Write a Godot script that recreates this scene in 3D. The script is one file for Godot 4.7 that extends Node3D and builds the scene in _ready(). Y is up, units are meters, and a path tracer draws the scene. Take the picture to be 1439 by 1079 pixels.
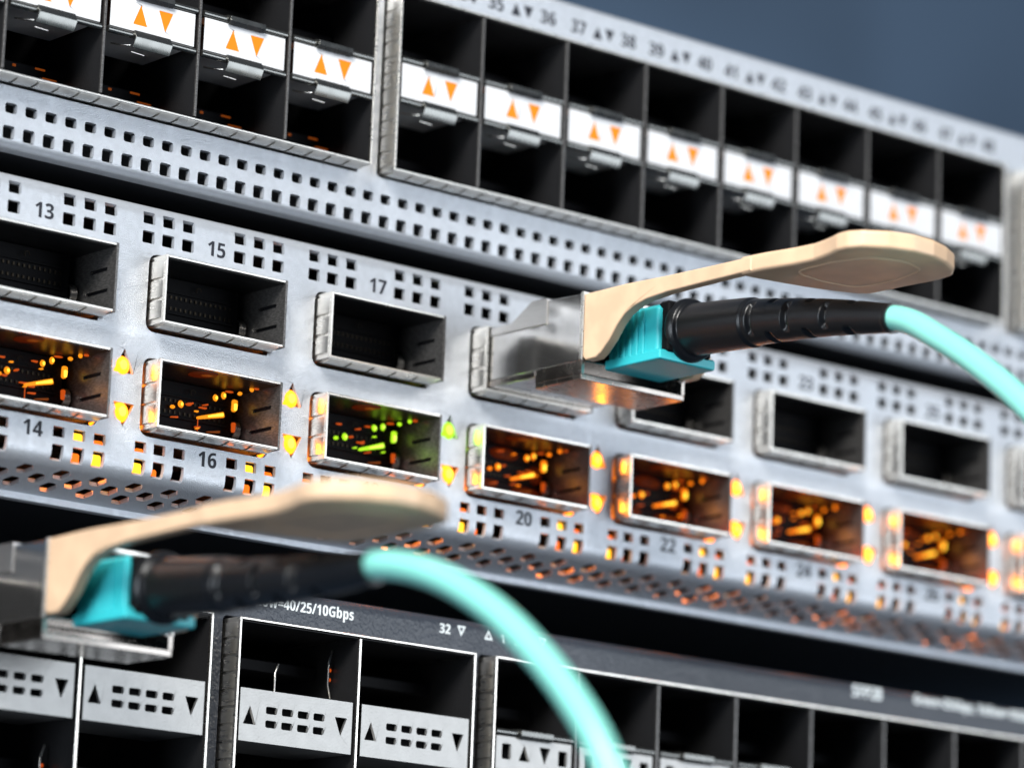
extends Node3D
# All lengths below are millimetres; meshes and positions are turned into metres when they are committed.
const MM := 0.001
const PANEL := -3.3          # the sheet-metal faceplates stand this far behind the front rims of the cages
const COLUMN := 26.48        # distance between the port columns of the middle switch
var mat := {}
var used := {}
var sans: SystemFont

# ------------------------------------------------------------------ mesh collector
class Shape:
	var v := PackedVector3Array()
	var n := PackedVector3Array()
	func tri(a: Vector3, b: Vector3, c: Vector3, na: Vector3, nb: Vector3, nc: Vector3) -> void:
		var g := (b - a).cross(c - a)
		if g.length_squared() < 1e-14:
			return
		if g.dot(na + nb + nc) > 0.0:
			v.append_array(PackedVector3Array([a, c, b])); n.append_array(PackedVector3Array([na, nc, nb]))
		else:
			v.append_array(PackedVector3Array([a, b, c])); n.append_array(PackedVector3Array([na, nb, nc]))
	func quad(a: Vector3, b: Vector3, c: Vector3, d: Vector3, na: Vector3, nb: Vector3, nc: Vector3, nd: Vector3) -> void:
		tri(a, b, c, na, nb, nc)
		tri(a, c, d, na, nc, nd)
	func flat(a: Vector3, b: Vector3, c: Vector3, d: Vector3, m: Vector3) -> void:
		quad(a, b, c, d, m, m, m, m)
	# a box with chamfered edges
	func box(lo: Vector3, hi: Vector3, ch := 0.0) -> void:
		var c := (lo + hi) / 2.0
		var h := (hi - lo) / 2.0
		ch = minf(ch, minf(h.x, minf(h.y, h.z)) * 0.6)
		for ax in 3:
			var u := (ax + 1) % 3
			var w := (ax + 2) % 3
			for s in [-1.0, 1.0]:
				var m := Vector3.ZERO
				m[ax] = s
				var q := []
				for k in [[-1, -1], [1, -1], [1, 1], [-1, 1]]:
					var p := Vector3.ZERO
					p[ax] = s * h[ax]
					p[u] = k[0] * (h[u] - ch)
					p[w] = k[1] * (h[w] - ch)
					q.append(c + p)
				flat(q[0], q[1], q[2], q[3], m)
				if ch > 0.0:
					for t in [-1.0, 1.0]:     # the chamfer between side ax and side u
						var mm := Vector3.ZERO
						mm[u] = t
						var a := Vector3.ZERO
						a[ax] = s * h[ax]; a[u] = t * (h[u] - ch); a[w] = -(h[w] - ch)
						var b := a
						b[w] = h[w] - ch
						var d := Vector3.ZERO
						d[ax] = s * (h[ax] - ch); d[u] = t * h[u]; d[w] = -(h[w] - ch)
						var e := d
						e[w] = h[w] - ch
						quad(c + a, c + b, c + e, c + d, m, m, mm, mm)
		if ch > 0.0:
			for sx in [-1.0, 1.0]:
				for sy in [-1.0, 1.0]:
					for sz in [-1.0, 1.0]:
						tri(c + Vector3(sx * h.x, sy * (h.y - ch), sz * (h.z - ch)), c + Vector3(sx * (h.x - ch), sy * h.y, sz * (h.z - ch)), c + Vector3(sx * (h.x - ch), sy * (h.y - ch), sz * h.z), Vector3(sx, 0, 0), Vector3(0, sy, 0), Vector3(0, 0, sz))
	# a flat outline pushed from h0 to h1 along the third axis of xf, its edges rounded by bev
	func prism(pts: PackedVector2Array, h0: float, h1: float, xf: Transform3D, bev := 0.0, seg := 2) -> void:
		var p := pts.duplicate()
		if area(p) < 0.0:
			p.reverse()
		var k := p.size()
		var en := []
		for i in k:
			var d := (p[(i + 1) % k] - p[i]).normalized()
			en.append(Vector2(d.y, -d.x))
		var miter := []
		for i in k:
			var a: Vector2 = en[(i + k - 1) % k]
			var b: Vector2 = en[i]
			miter.append((a + b) / maxf(0.4, 1.0 + a.dot(b)))
		var rings := []     # [inset, height, weight of the cap's normal, its sign]
		if bev > 0.0:
			for i in seg + 1:
				var t := PI / 2 * i / seg
				rings.append([bev * (1 - sin(t)), h0 + bev * (1 - cos(t)), cos(t), -1.0])
			for i in seg + 1:
				var t := PI / 2 * (1.0 - float(i) / seg)
				rings.append([bev * (1 - sin(t)), h1 - bev * (1 - cos(t)), cos(t), 1.0])
		else:
			rings = [[0.0, h0, 0.0, -1.0], [0.0, h1, 0.0, 1.0]]
		var at := func(i: int, r: Array) -> Vector3:
			var q: Vector2 = p[i] - miter[i] * r[0]
			return xf * Vector3(q.x, q.y, r[1])
		for ri in rings.size() - 1:
			var r0: Array = rings[ri]
			var r1: Array = rings[ri + 1]
			for i in k:
				var j := (i + 1) % k
				var e: Vector2 = en[i]
				var ni := e
				var nj := e
				if en[(i + k - 1) % k].dot(e) > 0.6:
					ni = (en[(i + k - 1) % k] + e).normalized()
				if en[j].dot(e) > 0.6:
					nj = (en[j] + e).normalized()
				var f := func(m: Vector2, r: Array) -> Vector3:
					var s := sqrt(maxf(0.0, 1.0 - r[2] * r[2]))
					return (xf.basis * Vector3(m.x * s, m.y * s, r[2] * r[3])).normalized()
				quad(at.call(i, r0), at.call(j, r0), at.call(j, r1), at.call(i, r1), f.call(ni, r0), f.call(nj, r0), f.call(nj, r1), f.call(ni, r1))
		var idx := Geometry2D.triangulate_polygon(p)
		for e in [[rings[0], -1.0], [rings[-1], 1.0]]:
			var m: Vector3 = (xf.basis * Vector3(0, 0, e[1])).normalized()
			for i in range(0, idx.size(), 3):
				tri(at.call(idx[i], e[0]), at.call(idx[i + 1], e[0]), at.call(idx[i + 2], e[0]), m, m, m)
	static func area(p: PackedVector2Array) -> float:
		var s := 0.0
		for i in p.size():
			s += p[i].cross(p[(i + 1) % p.size()])
		return s / 2.0
	# a tube round a path; rad(t, angle) is its radius; closed ends
	func tube(path: PackedVector3Array, rad: Callable, seg := 24) -> void:
		var k := path.size()
		var ring := []
		var up := Vector3(0, 1, 0.01)
		for i in k:
			var d := (path[mini(i + 1, k - 1)] - path[maxi(i - 1, 0)]).normalized()
			var sx := up.cross(d).normalized()
			up = d.cross(sx).normalized()
			var row := PackedVector3Array()
			for j in seg:
				var a := TAU * j / seg
				row.append(path[i] + (sx * cos(a) + up * sin(a)) * float(rad.call(float(i) / (k - 1), a)))
			ring.append(row)
		var nm := []
		for i in k:
			var row := PackedVector3Array()
			for j in seg:
				var du: Vector3 = ring[mini(i + 1, k - 1)][j] - ring[maxi(i - 1, 0)][j]
				var dv: Vector3 = ring[i][(j + 1) % seg] - ring[i][(j + seg - 1) % seg]
				var m := du.cross(dv).normalized()
				if m.dot(ring[i][j] - path[i]) < 0.0:
					m = -m
				row.append(m)
			nm.append(row)
		for i in k - 1:
			for j in seg:
				var l := (j + 1) % seg
				quad(ring[i][j], ring[i][l], ring[i + 1][l], ring[i + 1][j], nm[i][j], nm[i][l], nm[i + 1][l], nm[i + 1][j])
		for e in [0, k - 1]:
			var d := (path[0] - path[1]).normalized() if e == 0 else (path[k - 1] - path[k - 2]).normalized()
			for j in seg:
				tri(path[e], ring[e][j], ring[e][(j + 1) % seg], d, d, d)
	# a ball or a dome
	func ball(c: Vector3, r: Vector3, seg := 16) -> void:
		for i in seg / 2:
			for j in seg:
				var q := []
				for e in [[i, j], [i + 1, j], [i + 1, j + 1], [i, j + 1]]:
					var a: float = PI * e[0] / (seg / 2)
					var b: float = TAU * e[1] / seg
					q.append(Vector3(sin(a) * cos(b), sin(a) * sin(b), cos(a)))
				quad(c + q[0] * r, c + q[1] * r, c + q[2] * r, c + q[3] * r, q[0], q[1], q[2], q[3])
	func mesh(origin := Vector3.ZERO) -> ArrayMesh:
		var vv := PackedVector3Array()
		vv.resize(v.size())
		for i in v.size():
			vv[i] = (v[i] - origin) * 0.001
		var a := []
		a.resize(Mesh.ARRAY_MAX)
		a[Mesh.ARRAY_VERTEX] = vv
		a[Mesh.ARRAY_NORMAL] = n
		var m := ArrayMesh.new()
		m.add_surface_from_arrays(Mesh.PRIMITIVE_TRIANGLES, a)
		return m

# ------------------------------------------------------------------ bent sheet metal with real holes
class Sheet:
	# the sheet's section is a run of straight pieces and arcs in (y, z); s is the length along it
	var runs := []
	var s_at := 0.0
	var thick := 0.9
	func straight(y0: float, z0: float, y1: float, z1: float) -> void:
		var l := Vector2(y1 - y0, z1 - z0).length()
		runs.append([s_at, s_at + l, 0, y0, z0, y1, z1])
		s_at += l
	func arc(cy: float, cz: float, r: float, a0: float, a1: float) -> void:   # angle 0 faces +z, 90 degrees faces up
		var l := absf(a1 - a0) * r
		runs.append([s_at, s_at + l, 1, cy, cz, r, a0, a1])
		s_at += l
	func place(s: float) -> Array:        # [y, z, normal y, normal z]
		var e: Array = runs[0]
		for r in runs:
			e = r
			if s <= r[1] + 1e-6:
				break
		var t: float = (s - e[0]) / maxf(1e-9, e[1] - e[0])
		if e[2] == 0:
			var d := Vector2(e[5] - e[3], e[6] - e[4]).normalized()
			return [lerpf(e[3], e[5], t), lerpf(e[4], e[6], t), d.y, -d.x]
		var a: float = lerpf(e[6], e[7], t)
		return [e[3] + e[5] * sin(a), e[4] + e[5] * cos(a), sin(a), cos(a)]
	func pt(x: float, s: float, depth := 0.0) -> Vector3:
		var q := place(s)
		return Vector3(x, q[0] - q[2] * depth, q[1] - q[3] * depth)
	func nrm(s: float) -> Vector3:
		var q := place(s)
		return Vector3(0, q[2], q[3])
	func steps(s0: float, s1: float) -> PackedFloat32Array:
		var o := PackedFloat32Array([s0])
		for r in runs:
			if r[2] == 1:
				var k := int(ceil(r[5] * absf(r[7] - r[6]) / 0.35))
				for i in k + 1:
					var s: float = lerpf(r[0], r[1], float(i) / k)
					if s > s0 + 0.02 and s < s1 - 0.02 and s > o[o.size() - 1] + 0.02:
						o.append(s)
			elif r[1] > s0 + 0.02 and r[1] < s1 - 0.02 and r[1] > o[o.size() - 1] + 0.02:
				o.append(r[1])
		o.append(s1)
		return o
	func patch(sh: Shape, x0: float, x1: float, s0: float, s1: float) -> void:
		if x1 - x0 < 1e-4 or s1 - s0 < 1e-4:
			return
		var st := steps(s0, s1)
		for i in st.size() - 1:
			var a := nrm(st[i] + 1e-4)
			var b := nrm(st[i + 1] - 1e-4)
			sh.quad(pt(x0, st[i]), pt(x1, st[i]), pt(x1, st[i + 1]), pt(x0, st[i + 1]), a, a, b, b)
	func ring(sh: Shape, x0: float, x1: float, s0: float, s1: float, poly: PackedVector2Array) -> void:
		var c := Vector2.ZERO
		for p in poly:
			c += p / poly.size()
		var outer := []
		var st := steps(s0, s1)
		for s in st:
			outer.append(Vector2(x0, s)); outer.append(Vector2(x1, s))
		var inner := []
		for i in poly.size():
			var a := poly[i]
			var b := poly[(i + 1) % poly.size()]
			var k := maxi(1, int(ceil(absf(b.y - a.y) / 0.45))) if st.size() > 2 else 1
			for j in k:
				inner.append(a.lerp(b, float(j) / k))
		var by := func(p: Vector2, q: Vector2) -> bool: return (p - c).angle() < (q - c).angle()
		outer.sort_custom(by)
		var loop := inner.duplicate()
		inner.sort_custom(by)
		var na := outer.size()
		var nb := inner.size()
		var ang := func(list: Array, i: int) -> float:
			var k := list.size()
			return (list[i % k] - c).angle() + TAU * (i / k)
		var i := 0
		var j := 0
		while i < na or j < nb:
			var go_a: bool = j >= nb or (i < na and ang.call(outer, i + 1) <= ang.call(inner, j + 1))
			var t := [outer[i % na], outer[(i + 1) % na], inner[j % nb]] if go_a else [outer[i % na], inner[(j + 1) % nb], inner[j % nb]]
			sh.tri(pt(t[0].x, t[0].y), pt(t[1].x, t[1].y), pt(t[2].x, t[2].y), nrm(t[0].y), nrm(t[1].y), nrm(t[2].y))
			if go_a: i += 1
			else: j += 1
		# the cut edge through the sheet
		for q in loop.size():
			var a: Vector2 = loop[q]
			var b: Vector2 = loop[(q + 1) % loop.size()]
			var m2 := Vector2(-(b - a).y, (b - a).x).normalized()
			if m2.dot(c - (a + b) / 2.0) < 0.0:
				m2 = -m2
			var q0 := place((a.y + b.y) / 2.0)
			var m := Vector3(m2.x, m2.y * q0[3], -m2.y * q0[2])   # along the sheet, towards the hole
			if (pt(c.x, clampf(c.y, 0.0, s_at)) - pt(a.x, a.y)).dot(m) < 0.0:
				m = -m
			sh.flat(pt(a.x, a.y), pt(b.x, b.y), pt(b.x, b.y, thick), pt(a.x, a.y, thick), m)
	# a band of the sheet from s0 to s1; cols: [x0, x1, [[s0, s1, outline or null], ...]]
	func band(sh: Shape, xa: float, xb: float, s0: float, s1: float, cols: Array) -> void:
		var x := xa
		for c in cols:
			patch(sh, x, c[0], s0, s1)
			var s := s0
			for e in c[2]:
				patch(sh, c[0], c[1], s, e[0])
				ring(sh, c[0], c[1], e[0], e[1], e[2])
				s = e[1]
			patch(sh, c[0], c[1], s, s1)
			x = c[1]
		patch(sh, x, xb, s0, s1)

# ------------------------------------------------------------------ outlines
func rounded(pts: PackedVector2Array, r: float, seg := 3) -> PackedVector2Array:
	var o := PackedVector2Array()
	var k := pts.size()
	for i in k:
		var a := (pts[(i + k - 1) % k] - pts[i]).normalized()
		var b := (pts[(i + 1) % k] - pts[i]).normalized()
		var half := absf(a.angle_to(b)) / 2.0
		if half > 1.5:
			o.append(pts[i])
			continue
		var d := minf(r / tan(half), 0.48 * minf(pts[i].distance_to(pts[(i + k - 1) % k]), pts[i].distance_to(pts[(i + 1) % k])))
		var p0 := pts[i] + a * d
		var p1 := pts[i] + b * d
		for j in seg + 1:
			var t := float(j) / seg
			o.append(p0.lerp(pts[i], t).lerp(pts[i].lerp(p1, t), t))
	return o
func oblong(cx: float, cy: float, w: float, h: float, r: float, seg := 3) -> PackedVector2Array:
	return rounded(PackedVector2Array([Vector2(cx - w / 2, cy - h / 2), Vector2(cx + w / 2, cy - h / 2), Vector2(cx + w / 2, cy + h / 2), Vector2(cx - w / 2, cy + h / 2)]), r, seg)
func arrow(cx: float, tip: float, base: float, w: float, r := 0.12) -> PackedVector2Array:
	return rounded(PackedVector2Array([Vector2(cx, tip), Vector2(cx - w / 2, base), Vector2(cx + w / 2, base)]), r, 3)
func hexagon(cx: float, cy: float, r: float) -> PackedVector2Array:
	var o := PackedVector2Array()
	for i in 6:
		o.append(Vector2(cx + r * cos(TAU * i / 6), cy + r * sin(TAU * i / 6)))
	return rounded(o, 0.25, 2)
func shifted(p: PackedVector2Array, d: Vector2) -> PackedVector2Array:
	var o := PackedVector2Array()
	for q in p:
		o.append(q + d)
	return o
# outline drawn in (z, y), pushed along x
func along_x() -> Transform3D:
	return Transform3D(Basis(Vector3(0, 0, 1), Vector3(0, 1, 0), Vector3(1, 0, 0)), Vector3.ZERO)
# outline drawn in (x, z), pushed along y
func along_y() -> Transform3D:
	return Transform3D(Basis(Vector3(1, 0, 0), Vector3(0, 0, 1), Vector3(0, 1, 0)), Vector3.ZERO)

# ------------------------------------------------------------------ nodes
func numbered(parent: Node, called: String) -> String:
	var key := str(parent.get_instance_id()) + "/" + called
	var k: int = used.get(key, 0)
	used[key] = k + 1
	return called if k == 0 else "%s_%03d" % [called, k]
func thing(called: String, label: String, category: String, at: Vector3, group := "") -> Node3D:
	var o := Node3D.new()
	o.name = numbered(self, called)
	add_child(o, true)
	o.position = at * MM
	o.set_meta("label", label)
	o.set_meta("category", category)
	if group != "":
		o.set_meta("group", group)
	return o
func base_of(o: Node3D) -> Vector3:
	var p := Vector3.ZERO
	var q: Node = o
	while q != self and q is Node3D:
		p += (q as Node3D).position / MM
		q = q.get_parent()
	return p
# a shape written in the scene's millimetres becomes one named mesh under its parent
func part(called: String, sh: Shape, m: String, parent: Node3D) -> MeshInstance3D:
	return piece(called, sh.mesh(base_of(parent)), m, parent, Vector3.ZERO)
# a mesh that several pieces share, put at a place given in the parent's millimetres
func piece(called: String, mesh: Mesh, m: String, parent: Node3D, at: Vector3) -> MeshInstance3D:
	var o := MeshInstance3D.new()
	o.name = numbered(parent, called)
	o.mesh = mesh
	o.material_override = mat[m]
	parent.add_child(o, true)
	o.position = at * MM
	return o
var words := {}
func text(called: String, s: String, size: float, x: float, y: float, z: float, m: String, parent: Node3D, aligned := HORIZONTAL_ALIGNMENT_CENTER) -> void:
	var key := "%s/%s" % [s, aligned]
	if not words.has(key):
		var t := TextMesh.new()
		t.text = s
		t.font = sans
		t.font_size = 64
		t.pixel_size = 0.01
		t.depth = 0.01
		t.curve_step = 1.5
		t.horizontal_alignment = aligned
		t.vertical_alignment = VERTICAL_ALIGNMENT_CENTER
		words[key] = t
	var o := piece(called, words[key], m, parent, Vector3(x, y, z) - base_of(parent))
	o.scale = Vector3(0.92 if called == "legend" else 1.0, 1, 1) * (size * MM / 0.457)      # size is the height of the capitals
func lamp(at: Vector3, side: float, color: Color, energy: float, turn := Vector3(0, PI, 0)) -> void:
	var l := AreaLight3D.new()
	l.name = numbered(self, "indicator_and_fill_glow")  # shared by the indicators and the lamps added inside the ports
	l.area_size = Vector2(side, side) * MM
	l.light_color = color
	l.light_energy = energy
	l.area_range = 1.0
	l.area_attenuation = 2.0
	l.shadow_enabled = true
	add_child(l, true)
	l.position = at * MM
	l.rotation = turn
func softbox(called: String, at: Vector3, aim: Vector3, size: Vector2, color: Color, energy: float) -> void:
	var l := AreaLight3D.new()
	l.name = called
	l.area_size = size * MM
	l.light_color = color
	l.light_energy = energy
	l.area_range = 10.0
	l.area_attenuation = 2.0
	l.shadow_enabled = true
	add_child(l, true)
	l.look_at_from_position(at * MM, aim * MM, Vector3.UP)

# ------------------------------------------------------------------ materials
func lin(r: float, g: float, b: float) -> Color:
	return Color(r, g, b).linear_to_srgb()
func noise_map(seed_: int, freq: float, octaves: int, size := 512) -> NoiseTexture2D:
	var f := FastNoiseLite.new()
	f.seed = seed_
	f.noise_type = FastNoiseLite.TYPE_SIMPLEX
	f.frequency = freq
	f.fractal_octaves = octaves
	var t := NoiseTexture2D.new()
	t.noise = f
	t.width = size
	t.height = size
	t.seamless = true
	return t
func ramp_map(seed_: int, freq: float, octaves: int, lo: float, hi: float, size := 512) -> NoiseTexture2D:
	var t := noise_map(seed_, freq, octaves, size)
	var g := Gradient.new()
	g.set_color(0, Color(lo, lo, lo))
	g.set_color(1, Color(hi, hi, hi))
	g.set_offset(0, 0.2)
	g.set_offset(1, 0.8)
	t.color_ramp = g
	return t
func make(called: String, color: Color, rough: float, metal := 0.0) -> StandardMaterial3D:
	var m := StandardMaterial3D.new()
	m.resource_name = called
	m.albedo_color = color
	m.roughness = rough
	m.metallic = metal
	mat[called] = m
	return m
func world_map(m: StandardMaterial3D, per_metre: Vector3) -> void:
	m.uv1_triplanar = true
	m.uv1_world_triplanar = true
	m.uv1_scale = per_metre
func glow(called: String, color: Color, power: float) -> void:
	var m := make(called, lin(0.03, 0.02, 0.01), 0.3)
	m.metallic_specular = 0.15
	m.emission_enabled = true
	m.emission = color
	m.emission_energy_multiplier = power
func materials() -> void:
	var grain := noise_map(3, 0.17, 2)
	var blotch := ramp_map(5, 0.012, 4, 0.8, 1.0)
	var streak := ramp_map(8, 0.03, 4, 0.72, 1.0)
	var tone := ramp_map(13, 0.02, 4, 0.97, 1.0)
	var m := make("silver_paint", lin(0.53, 0.56, 0.605), 0.38, 0.5)
	m.albedo_texture = tone
	m.heightmap_enabled = true; m.heightmap_texture = grain; m.heightmap_scale = 0.0055
	world_map(m, Vector3(55, 55, 55))
	m = make("nickel", lin(0.72, 0.69, 0.64), 0.33, 1.0)
	m.roughness_texture = blotch
	m.albedo_texture = tone
	world_map(m, Vector3(30, 160, 30))
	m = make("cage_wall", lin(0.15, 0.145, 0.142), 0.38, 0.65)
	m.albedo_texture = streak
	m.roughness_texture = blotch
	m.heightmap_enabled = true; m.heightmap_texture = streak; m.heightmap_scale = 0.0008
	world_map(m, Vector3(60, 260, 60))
	m = make("shaded_cage_wall", lin(0.03, 0.03, 0.032), 0.38, 0.4)  # darker copy of the cage wall, paints shade inside the ports
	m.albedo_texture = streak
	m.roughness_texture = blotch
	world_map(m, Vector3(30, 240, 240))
	m = make("flange_metal", lin(0.50, 0.485, 0.47), 0.40, 0.95)
	m.roughness_texture = streak
	m.albedo_texture = tone
	world_map(m, Vector3(30, 220, 30))
	m = make("module_metal", lin(0.47, 0.46, 0.45), 0.15, 0.95)
	m.roughness_texture = blotch
	m.albedo_texture = tone
	world_map(m, Vector3(40, 40, 40))
	m = make("white_plate", lin(0.66, 0.665, 0.68), 0.42, 0.0)
	m.albedo_texture = tone
	world_map(m, Vector3(40, 40, 40))
	m = make("steel_plate", lin(0.31, 0.307, 0.30), 0.36, 0.5)
	m.albedo_texture = tone
	m.heightmap_enabled = true; m.heightmap_texture = grain; m.heightmap_scale = 0.002
	world_map(m, Vector3(30, 30, 30))
	m = make("dark_bezel", lin(0.030, 0.036, 0.048), 0.42, 0.0)
	m.heightmap_enabled = true; m.heightmap_texture = noise_map(21, 0.05, 2); m.heightmap_scale = 0.009
	world_map(m, Vector3(45, 45, 45))
	make("gold", lin(0.024, 0.019, 0.013), 0.45, 0.9)
	m = make("zinc", lin(0.17, 0.172, 0.165), 0.30, 0.9)
	m.roughness_texture = blotch
	world_map(m, Vector3(60, 60, 60))
	m = make("tray_metal", lin(0.33, 0.30, 0.275), 0.28, 1.0)
	m.roughness_texture = blotch
	world_map(m, Vector3(40, 40, 40))
	make("black_metal", lin(0.012, 0.013, 0.016), 0.5, 0.3)
	make("black_plastic", lin(0.006, 0.006, 0.007), 0.6).metallic_specular = 0.2
	m = make("grey_underside", lin(0.16, 0.18, 0.22), 0.4, 0.8)
	m = make("black_rubber", lin(0.008, 0.0085, 0.010), 0.29)
	m.heightmap_enabled = true; m.heightmap_texture = grain; m.heightmap_scale = 0.002
	world_map(m, Vector3(60, 60, 60))
	m = make("beige_plastic", lin(0.76, 0.525, 0.34), 0.38)
	m.albedo_texture = ramp_map(31, 0.008, 3, 0.94, 1.0)
	m.heightmap_enabled = true; m.heightmap_texture = grain; m.heightmap_scale = 0.0008
	world_map(m, Vector3(35, 35, 35))
	m = make("teal_plastic", lin(0.035, 0.52, 0.57), 0.42)
	m = make("aqua_jacket", lin(0.25, 0.72, 0.62), 0.30)
	m.metallic_specular = 0.75
	m.clearcoat_enabled = true; m.clearcoat = 0.5; m.clearcoat_roughness = 0.24
	m.heightmap_enabled = true; m.heightmap_texture = grain; m.heightmap_scale = 0.0008
	world_map(m, Vector3(40, 40, 40))
	m = make("circuit_board", lin(0.10, 0.085, 0.06), 0.5)
	make("ink", lin(0.01, 0.012, 0.02), 0.7)
	make("white_ink", lin(0.70, 0.76, 0.78), 0.6)
	m = make("slate_paint", lin(0.12, 0.19, 0.29), 0.9)
	m.albedo_texture = ramp_map(41, 0.004, 2, 0.88, 1.0)
	world_map(m, Vector3(1.5, 1.5, 1.5))
	glow("amber_lens", lin(1.0, 0.22, 0.007), 3.4)
	glow("green_lens", lin(0.42, 1.0, 0.02), 1.2)
	glow("amber_glow_paint", lin(1.0, 0.30, 0.010), 0.95)  # emissive colour that paints reflected LED light inside the ports
	glow("amber_core", lin(1.0, 0.62, 0.05), 1.9)
	glow("green_core", lin(0.68, 1.0, 0.10), 1.3)
	glow("lens_core", lin(1.0, 0.40, 0.035), 4.0)
	glow("ember_glow_paint", lin(1.0, 0.09, 0.006), 0.045)  # dim emission painted as a reddish haze inside the ports
	glow("deep_glow_paint", lin(1.0, 0.21, 0.006), 1.25)
	glow("red_glow_paint", lin(1.0, 0.13, 0.01), 0.45)
	glow("green_glow_paint", lin(0.50, 1.0, 0.02), 0.9)
	glow("orange_arrow", lin(1.0, 0.25, 0.006), 1.05)
	glow("dim_glow_paint", lin(1.0, 0.20, 0.02), 0.14)
	glow("amber_chip", lin(1.0, 0.45, 0.02), 2.2)
	glow("red_chip", lin(1.0, 0.16, 0.01), 1.3)

# ------------------------------------------------------------------ shared port pieces
var shared := {}
func shared_box(key: String, lo: Vector3, hi: Vector3, ch: float) -> Mesh:
	if not shared.has(key):
		var sh := Shape.new()
		sh.box(lo, hi, ch)
		shared[key] = sh.mesh()
	return shared[key]
# a springy tab of the collar round a cage: bulges outwards, runs back from the rim to the faceplate
func finger(key: String, w: float) -> Mesh:
	if not shared.has(key):
		var sh := Shape.new()
		var o := PackedVector2Array([Vector2(-0.5, 0.0), Vector2(-1.3, -0.26), Vector2(-2.2, -0.34), Vector2(-3.1, -0.2), Vector2(-4.2, 0.0), Vector2(-4.2, 0.1), Vector2(-0.5, 0.1)])
		sh.prism(o, -w / 2, w / 2, along_x(), 0.03, 1)
		shared[key] = sh.mesh()
	return shared[key]
func fingers_below(parent: Node3D, x0: float, x1: float, y: float, count: int) -> void:
	var p := (x1 - x0) / count
	for i in count:
		piece("spring_finger", finger("finger%.2f" % p, p - 0.36), "nickel", parent, Vector3(x0 + p * (i + 0.5), y, 0) - base_of(parent))
func fingers_left(parent: Node3D, x: float, y0: float, y1: float, count: int) -> void:
	var p := (y1 - y0) / count
	for i in count:
		var o := piece("spring_finger", finger("finger%.2f" % p, p - 0.36), "nickel", parent, Vector3(x, y0 + p * (i + 0.5), 0) - base_of(parent))
		o.rotation.z = -PI / 2

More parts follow.
